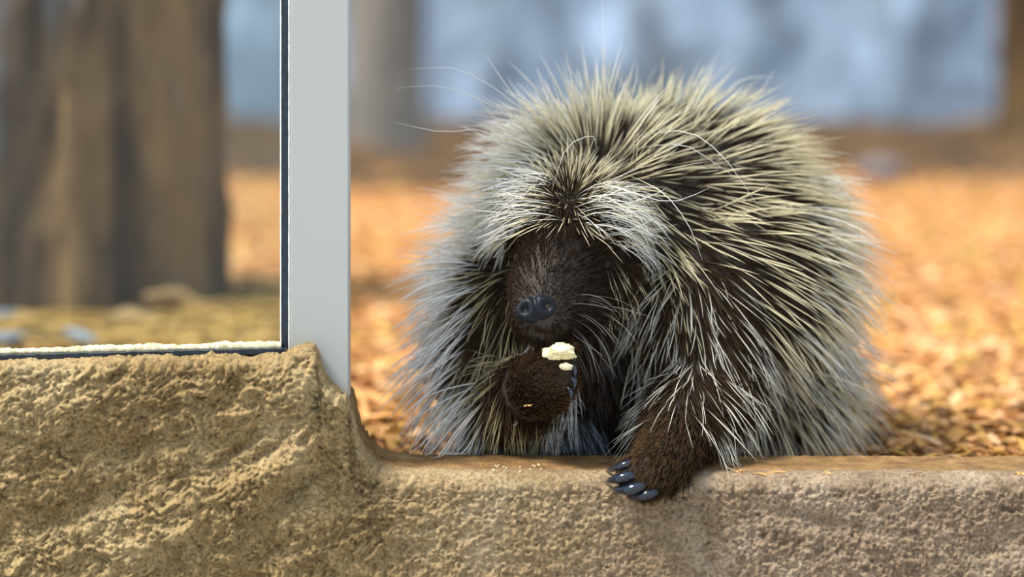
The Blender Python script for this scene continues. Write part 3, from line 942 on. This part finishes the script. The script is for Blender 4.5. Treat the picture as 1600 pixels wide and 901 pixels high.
# brow fringes
add(230, K_('head') * (CPX > 893) * (CPX < 990) * (CPY > 292) * (CPY < 385), (.050, .095), (.00055, .00085), (.22, .55), (.5, 1.2), [(0, (.2, .17, .13)), (.15, PALE), (1, (.93, .93, .9))], wob=.26, curl=.7, dirs=lambda p: np.tile(np.array([1.0, .12, .10]), (len(p), 1)))
add(330, K_('head') * (CPX > 780) * (CPX < 882) * (CPY > 262) * (CPY < 366), (.050, .095), (.0006, .0009), (.22, .5), (.2, .8), [(0, (.2, .17, .13)), (.15, PALE), (1, (.93, .93, .92))], wob=.22, curl=.5, dirs=lambda p: np.tile(np.array([-1.0, .1, -.05]), (len(p), 1)))
# speckled cheek
add(260, K_('head', 'trunk', 'arm', 'snout') * (CPX > 945) * (CPX < 1075) * (CPY > 390) * (CPY < 520), (.025, .055), (.0006, .0009), (.2, .4), (.3, .6), [(0, DK), (.45, (.15, .12, .08)), (.7, CREAM), (1, CREAM)], wob=.12, lbl='trunk')
# arms
add(520, K_('arm') * (CPX > 930) * vis, (.050, .095), (.0006, .0009), (.16, .38), (.25, .75), [(0, DK), (.28, (.16, .13, .10)), (.5, (.74, .72, .64)), (1, PALE)], curl=.35)
add(700, K_('arm') * (CPX < 930) * vis, (.04, .085), (.0005, .0008), (.16, .38), (.25, .7), [(0, DK), (.28, (.11, .08, .04)), (.55, OLIVE), (1, (.84, .78, .58))], curl=.3)
# lower right haunch: paler and finer
add(600, K_('trunk') * vis * (CPY > 520) * (CPX > 1080), (.06, .105), (.0006, .0009), (.2, .38), (.3, .8), [(0, DK), (.35, (.35, .32, .25)), (.6, (.75, .73, .62)), (1, PALE)], curl=.2)
# pale bluish hair on the hind foot
add(260, K_('foot', 'chest') * (CPX > 830) * (CPX < 940) * (CPY > 640) * (CNO[:, 1] < .2), (.025, .05), (.0005, .0008), (.2, .35), (.2, .5), [(0, DK), (.4, (.18, .22, .29)), (1, (.42, .50, .62))], wob=.15)
# stray whiskers on the muzzle
add(40, K_('snout') * (CPX > 880) * (CPY > 460), (.05, .09), (.00025, .0004), (.4, .6), (.8, 1.3), [(0, DK), (.4, (.4, .38, .34)), (1, (.7, .68, .62))], curl=.4)

HERO = [  # single long hairs that stand clear of the coat: picture column, row, depth of each node
    [(948, 210, .24), (945, 150, .25), (942, 60, .25), (940, -14, .25)],
    [(962, 200, .25), (950, 130, .25), (936, 66, .25), (930, 34, .25)],
    [(860, 215, .20), (790, 150, .18), (715, 108, .17), (636, 108, .17)],
    [(850, 225, .20), (770, 165, .17), (690, 135, .16), (620, 138, .16)],
    [(830, 260, .18), (760, 205, .16), (690, 206, .15), (612, 190, .15)],
    [(850, 205, .22), (800, 145, .21), (775, 110, .21), (755, 78, .21)],
    [(985, 215, .18), (1070, 205, .13), (1130, 245, .10), (1190, 330, .10)],
    [(975, 235, .17), (1060, 225, .12), (1110, 250, .10), (1155, 282, .10)],
    [(930, 282, .10), (985, 300, .06), (1050, 315, .05), (1112, 292, .06)],
    [(985, 275, .12), (1035, 300, .07), (1075, 350, .06), (1098, 408, .06)],
    [(862, 300, .09), (885, 232, .08), (925, 212, .08), (932, 232, .08)],
    [(1120, 160, .40), (1150, 130, .42), (1180, 120, .43), (1230, 122, .44)],
]
hp = np.zeros((len(HERO), K, 3))
for i, nodes in enumerate(HERO):
    q = np.array([at(*nd) for nd in nodes])
    cr_ = []
    e = np.concatenate([[2 * q[0] - q[1]], q, [2 * q[-1] - q[-2]]])
    for u in np.linspace(0, 3 - 1e-6, K):
        k = int(u); f_ = u - k; a, b, c, d_ = e[k:k + 4]
        cr_.append(0.5 * (2 * b + (c - a) * f_ + (2 * a - 5 * b + 4 * c - d_) * f_ ** 2 + (3 * b - a - 3 * c + d_) * f_ ** 3))
    hp[i] = np.array(cr_)
pool.append((hp, taper(len(HERO), K, .00065), colour(len(HERO), K, [(0, (.3, .26, .18)), (.3, PALE), (1, (.93, .93, .9))])))
PP = np.concatenate([p[0] for p in pool]); RR = np.concatenate([p[1] for p in pool]); CC = np.concatenate([p[2] for p in pool])
# how large each one shows: projected length x width, facing side first
qx, qy = pix(PP)
plen = np.hypot(np.diff(qx, axis=1), np.diff(qy, axis=1)).sum(1)
front_ = 1.0 - np.clip((PP[:, 0, 1] - 0.05) / 0.5, 0, 0.8)
score = plen * RR.max(1) * front_
pick = np.argsort(-score)[:300]
rest = np.ones(len(PP), bool); rest[pick] = False
tag(link('quill_coat', strand_mesh('quill_coat', PP[rest], RR[rest], CC[rest]), QUILL, PORC), 'cream and dark quills and long guard hairs', kind='stuff')
for i in pick:
    link('quill', strand_mesh('quill', PP[i:i + 1], RR[i:i + 1], CC[i:i + 1], 4), QUILL, PORC)

# --- nose, eyes, claws
HORN, _nt, _b = mat('blue_black_horn')
noisy(_nt, _b, [(0.3, (0.004, 0.007, 0.014)), (0.7, (0.012, 0.024, 0.048))], 120, 3)
_b.inputs['Roughness'].default_value = 0.16
_b.inputs['Specular IOR Level'].default_value = 0.6
NOSEM, _nt, _b = mat('damp_nose_skin')
noisy(_nt, _b, [(0.3, (0.004, 0.005, 0.008)), (0.7, (0.010, 0.014, 0.022))], 200, 4, bump=(500, .5, .0008))
_b.inputs['Roughness'].default_value = 0.38
_b.inputs['Specular IOR Level'].default_value = 0.2
def build_nose():
    bm = bmesh.new(); bmesh.ops.create_icosphere(bm, subdivisions=5, radius=1)
    co = np.array([v.co[:] for v in bm.verts])
    P = co * np.array([.027, .0135, .0185])
    for sx, cz in ((-1, .002), (1, -.002)):
        c = np.array([sx * .014, -.010, cz])
        dd = np.linalg.norm((P - c) / np.array([.0070, .010, .0075]), axis=1)
        P[:, 1] += .011 * np.exp(-dd ** 2)
        c2 = np.array([sx * .014, -.009, cz])
        dd = np.linalg.norm((P - c2) / np.array([.014, .02, .016]), axis=1)
        P[:, 1] -= .005 * np.exp(-dd ** 2)
    P[:, 1] += .005 * np.exp(-(P[:, 0] / .004) ** 2) * (P[:, 1] < 0)
    R = np.array(Matrix.Rotation(math.radians(-14), 3, 'Y') @ Matrix.Rotation(math.radians(-18), 3, 'X'))
    P = P @ R.T + at(838, 482, .025)
    for v, p in zip(bm.verts, P): v.co = Vector(p)
    for f in bm.faces: f.smooth = True
    me = bpy.data.meshes.new('nose'); bm.to_mesh(me); bm.free()
    tag(link('nose', me, NOSEM, body), 'damp blue black nose with two nostrils')
build_nose()
def ball(name, c, r, m, parent, label=None):
    bm = bmesh.new(); bmesh.ops.create_uvsphere(bm, u_segments=20, v_segments=14, radius=r)
    for v in bm.verts: v.co += Vector(c)
    for f in bm.faces: f.smooth = True
    me = bpy.data.meshes.new(name); bm.to_mesh(me); bm.free()
    return tag(link(name, me, m, parent), label)
EYEM = simple('eye_black', (0.008, 0.006, 0.005), 0.06, spec=0.6)
def surf(p):
    loc, nn, _, _ = BVH.find_nearest(Vector(p)); return np.array(loc), np.array(nn)
for p in (EYE_R, EYE_L):
    l0, n0 = surf(p)
    ball('eye', l0 + n0 * .001, .0075, EYEM, body, 'small black eye')
def claw(a, b, c, r, on_rock=False):
    """curved claw a -> b -> c, thick at the root and pointed"""
    k = 9; t = np.linspace(0, 1, k)[:, None]
    a, b, c = at(*a), at(*b), at(*c)
    if on_rock:                                   # the point rests on the face of the sill
        fc, fb = rock_front(c[0], c[2]), rock_front(b[0], b[2])
        if fc is not None: c[1] = fc - 0.0003
        else: c[2] = rock_top(c[0], c[1]) + 0.0003
        if fb is not None: b[1] = min(b[1], fb - r - 0.004)
    Q = (1 - t) ** 2 * a + 2 * t * (1 - t) * b + t ** 2 * c
    R = r * np.interp(t[:, 0], [0, .3, .8, 1], [.9, 1, .55, .08])
    V, f = strand_arrays(Q[None], R[None], 8)
    link('claw', np_mesh('claw', V, f), HORN, body)
claw((990, 723, -.010), (966, 729, -.026), (949, 747, -.026), .0065, True)
claw((992, 742, -.027), (960, 748, -.042), (948, 764, -.044), .0072, True)
claw((1006, 757, -.034), (976, 772, -.050), (957, 771, -.048), .0075, True)
claw((1024, 767, -.034), (1000, 781, -.050), (980, 781, -.046), .0070, True)
claw((886, 549, .030), (899, 549, .022), (897, 566, .020), .0042)
claw((889, 570, .024), (902, 572, .016), (898, 590, .016), .0042)
claw((890, 588, .024), (902, 592, .016), (897, 608, .016), .0042)
claw((886, 605, .028), (897, 612, .020), (891, 624, .020), .0040)

# ------------------------------------------------------------------ morsel and litter on the sill
FOOD, _nt, _b = mat('pale_food')
noisy(_nt, _b, [(0.3, (0.70, 0.56, 0.24)), (0.6, (0.90, 0.82, 0.52))], 140, 4, bump=(260, .5, .001))
_b.inputs['Roughness'].default_value = 0.6
lump('food_morsel', at(873, 549, .022), (.0165, .010, .0095), FOOD, 'pale yellow morsel of food held in the raised paw', 'food', 1, 4, 0.9)
lump('food_morsel', at(885, 573, .015), (.008, .006, .0045), FOOD, 'smaller yellow crumb of food gripped below the pale morsel', 'food', 5, 3, 0.8)
def shred(a, b, wdt, label, seed, m=TANW, lie=True):
    rng = np.random.default_rng(seed)
    pa, pb = at(*a), at(*b); k = 7
    t = np.linspace(0, 1, k)
    Q = pa + (pb - pa) * t[:, None]
    Q[:, 2] += rng.uniform(-.0008, .0012, k) + .0035; Q[:, 1] += rng.uniform(-.003, .003, k)
    if lie:
        tops = np.array([rock_top(q[0], q[1]) for q in Q])
        Q[:, 2] = tops + 0.45 * wdt
    R = wdt * np.interp(t, [0, .4, .8, 1], [.25, 1, .6, .1]) * rng.uniform(.7, 1.2, k)
    c0 = Q.mean(0)
    V, f = strand_arrays((Q - c0)[None], R[None], 4)
    o = link('wood_shred', np_mesh('wood_shred', V, f, smooth=False), m); o.location = c0
    tag(o, label, 'wood shred')
SHR = simple('orange_shred', (0.72, 0.42, 0.15), 0.7, noise=(90, 0.6))
shred((1176, 745, .014), (1236, 738, .022), .0032, 'longest orange wood shred on the sill beside the foreleg', 1, SHR)
shred((1284, 737, .022), (1304, 742, .014), .0022, 'short pale wood shred alone on the sill', 2, SHR)
shred((1420, 741, .016), (1440, 739, .019), .0018, 'tiny brown wood sliver on the bare stretch of sill', 3, TANW)
shred((1584, 738, .018), (1612, 744, .012), .0030, 'orange wood shred near the far end of the sill', 4, SHR)
shred((1146, 737, .020), (1166, 733, .03), .0030, 'orange shred half under the foreleg hair', 6, SHR)
shred((818, 639, .045), (834, 635, .045), .0018, 'orange sliver of wood caught in the foreleg fur', 5, SHR, False)
for k in range(16):
    px_, y_ = RNG.uniform(770, 850), RNG.uniform(.02, .075)
    c = np.array([(px_ - 800) / F * (y_ + DIST), y_, 0.0]); c[2] = rock_top(c[0], c[1]) + 0.0008
    lump('crumb', c, (.0015, .0015, .0012), FOOD, 'tiny pale crumb dropped on the sill below the raised paw', 'crumb', k, 1)['group'] = 'food crumbs on the sill'
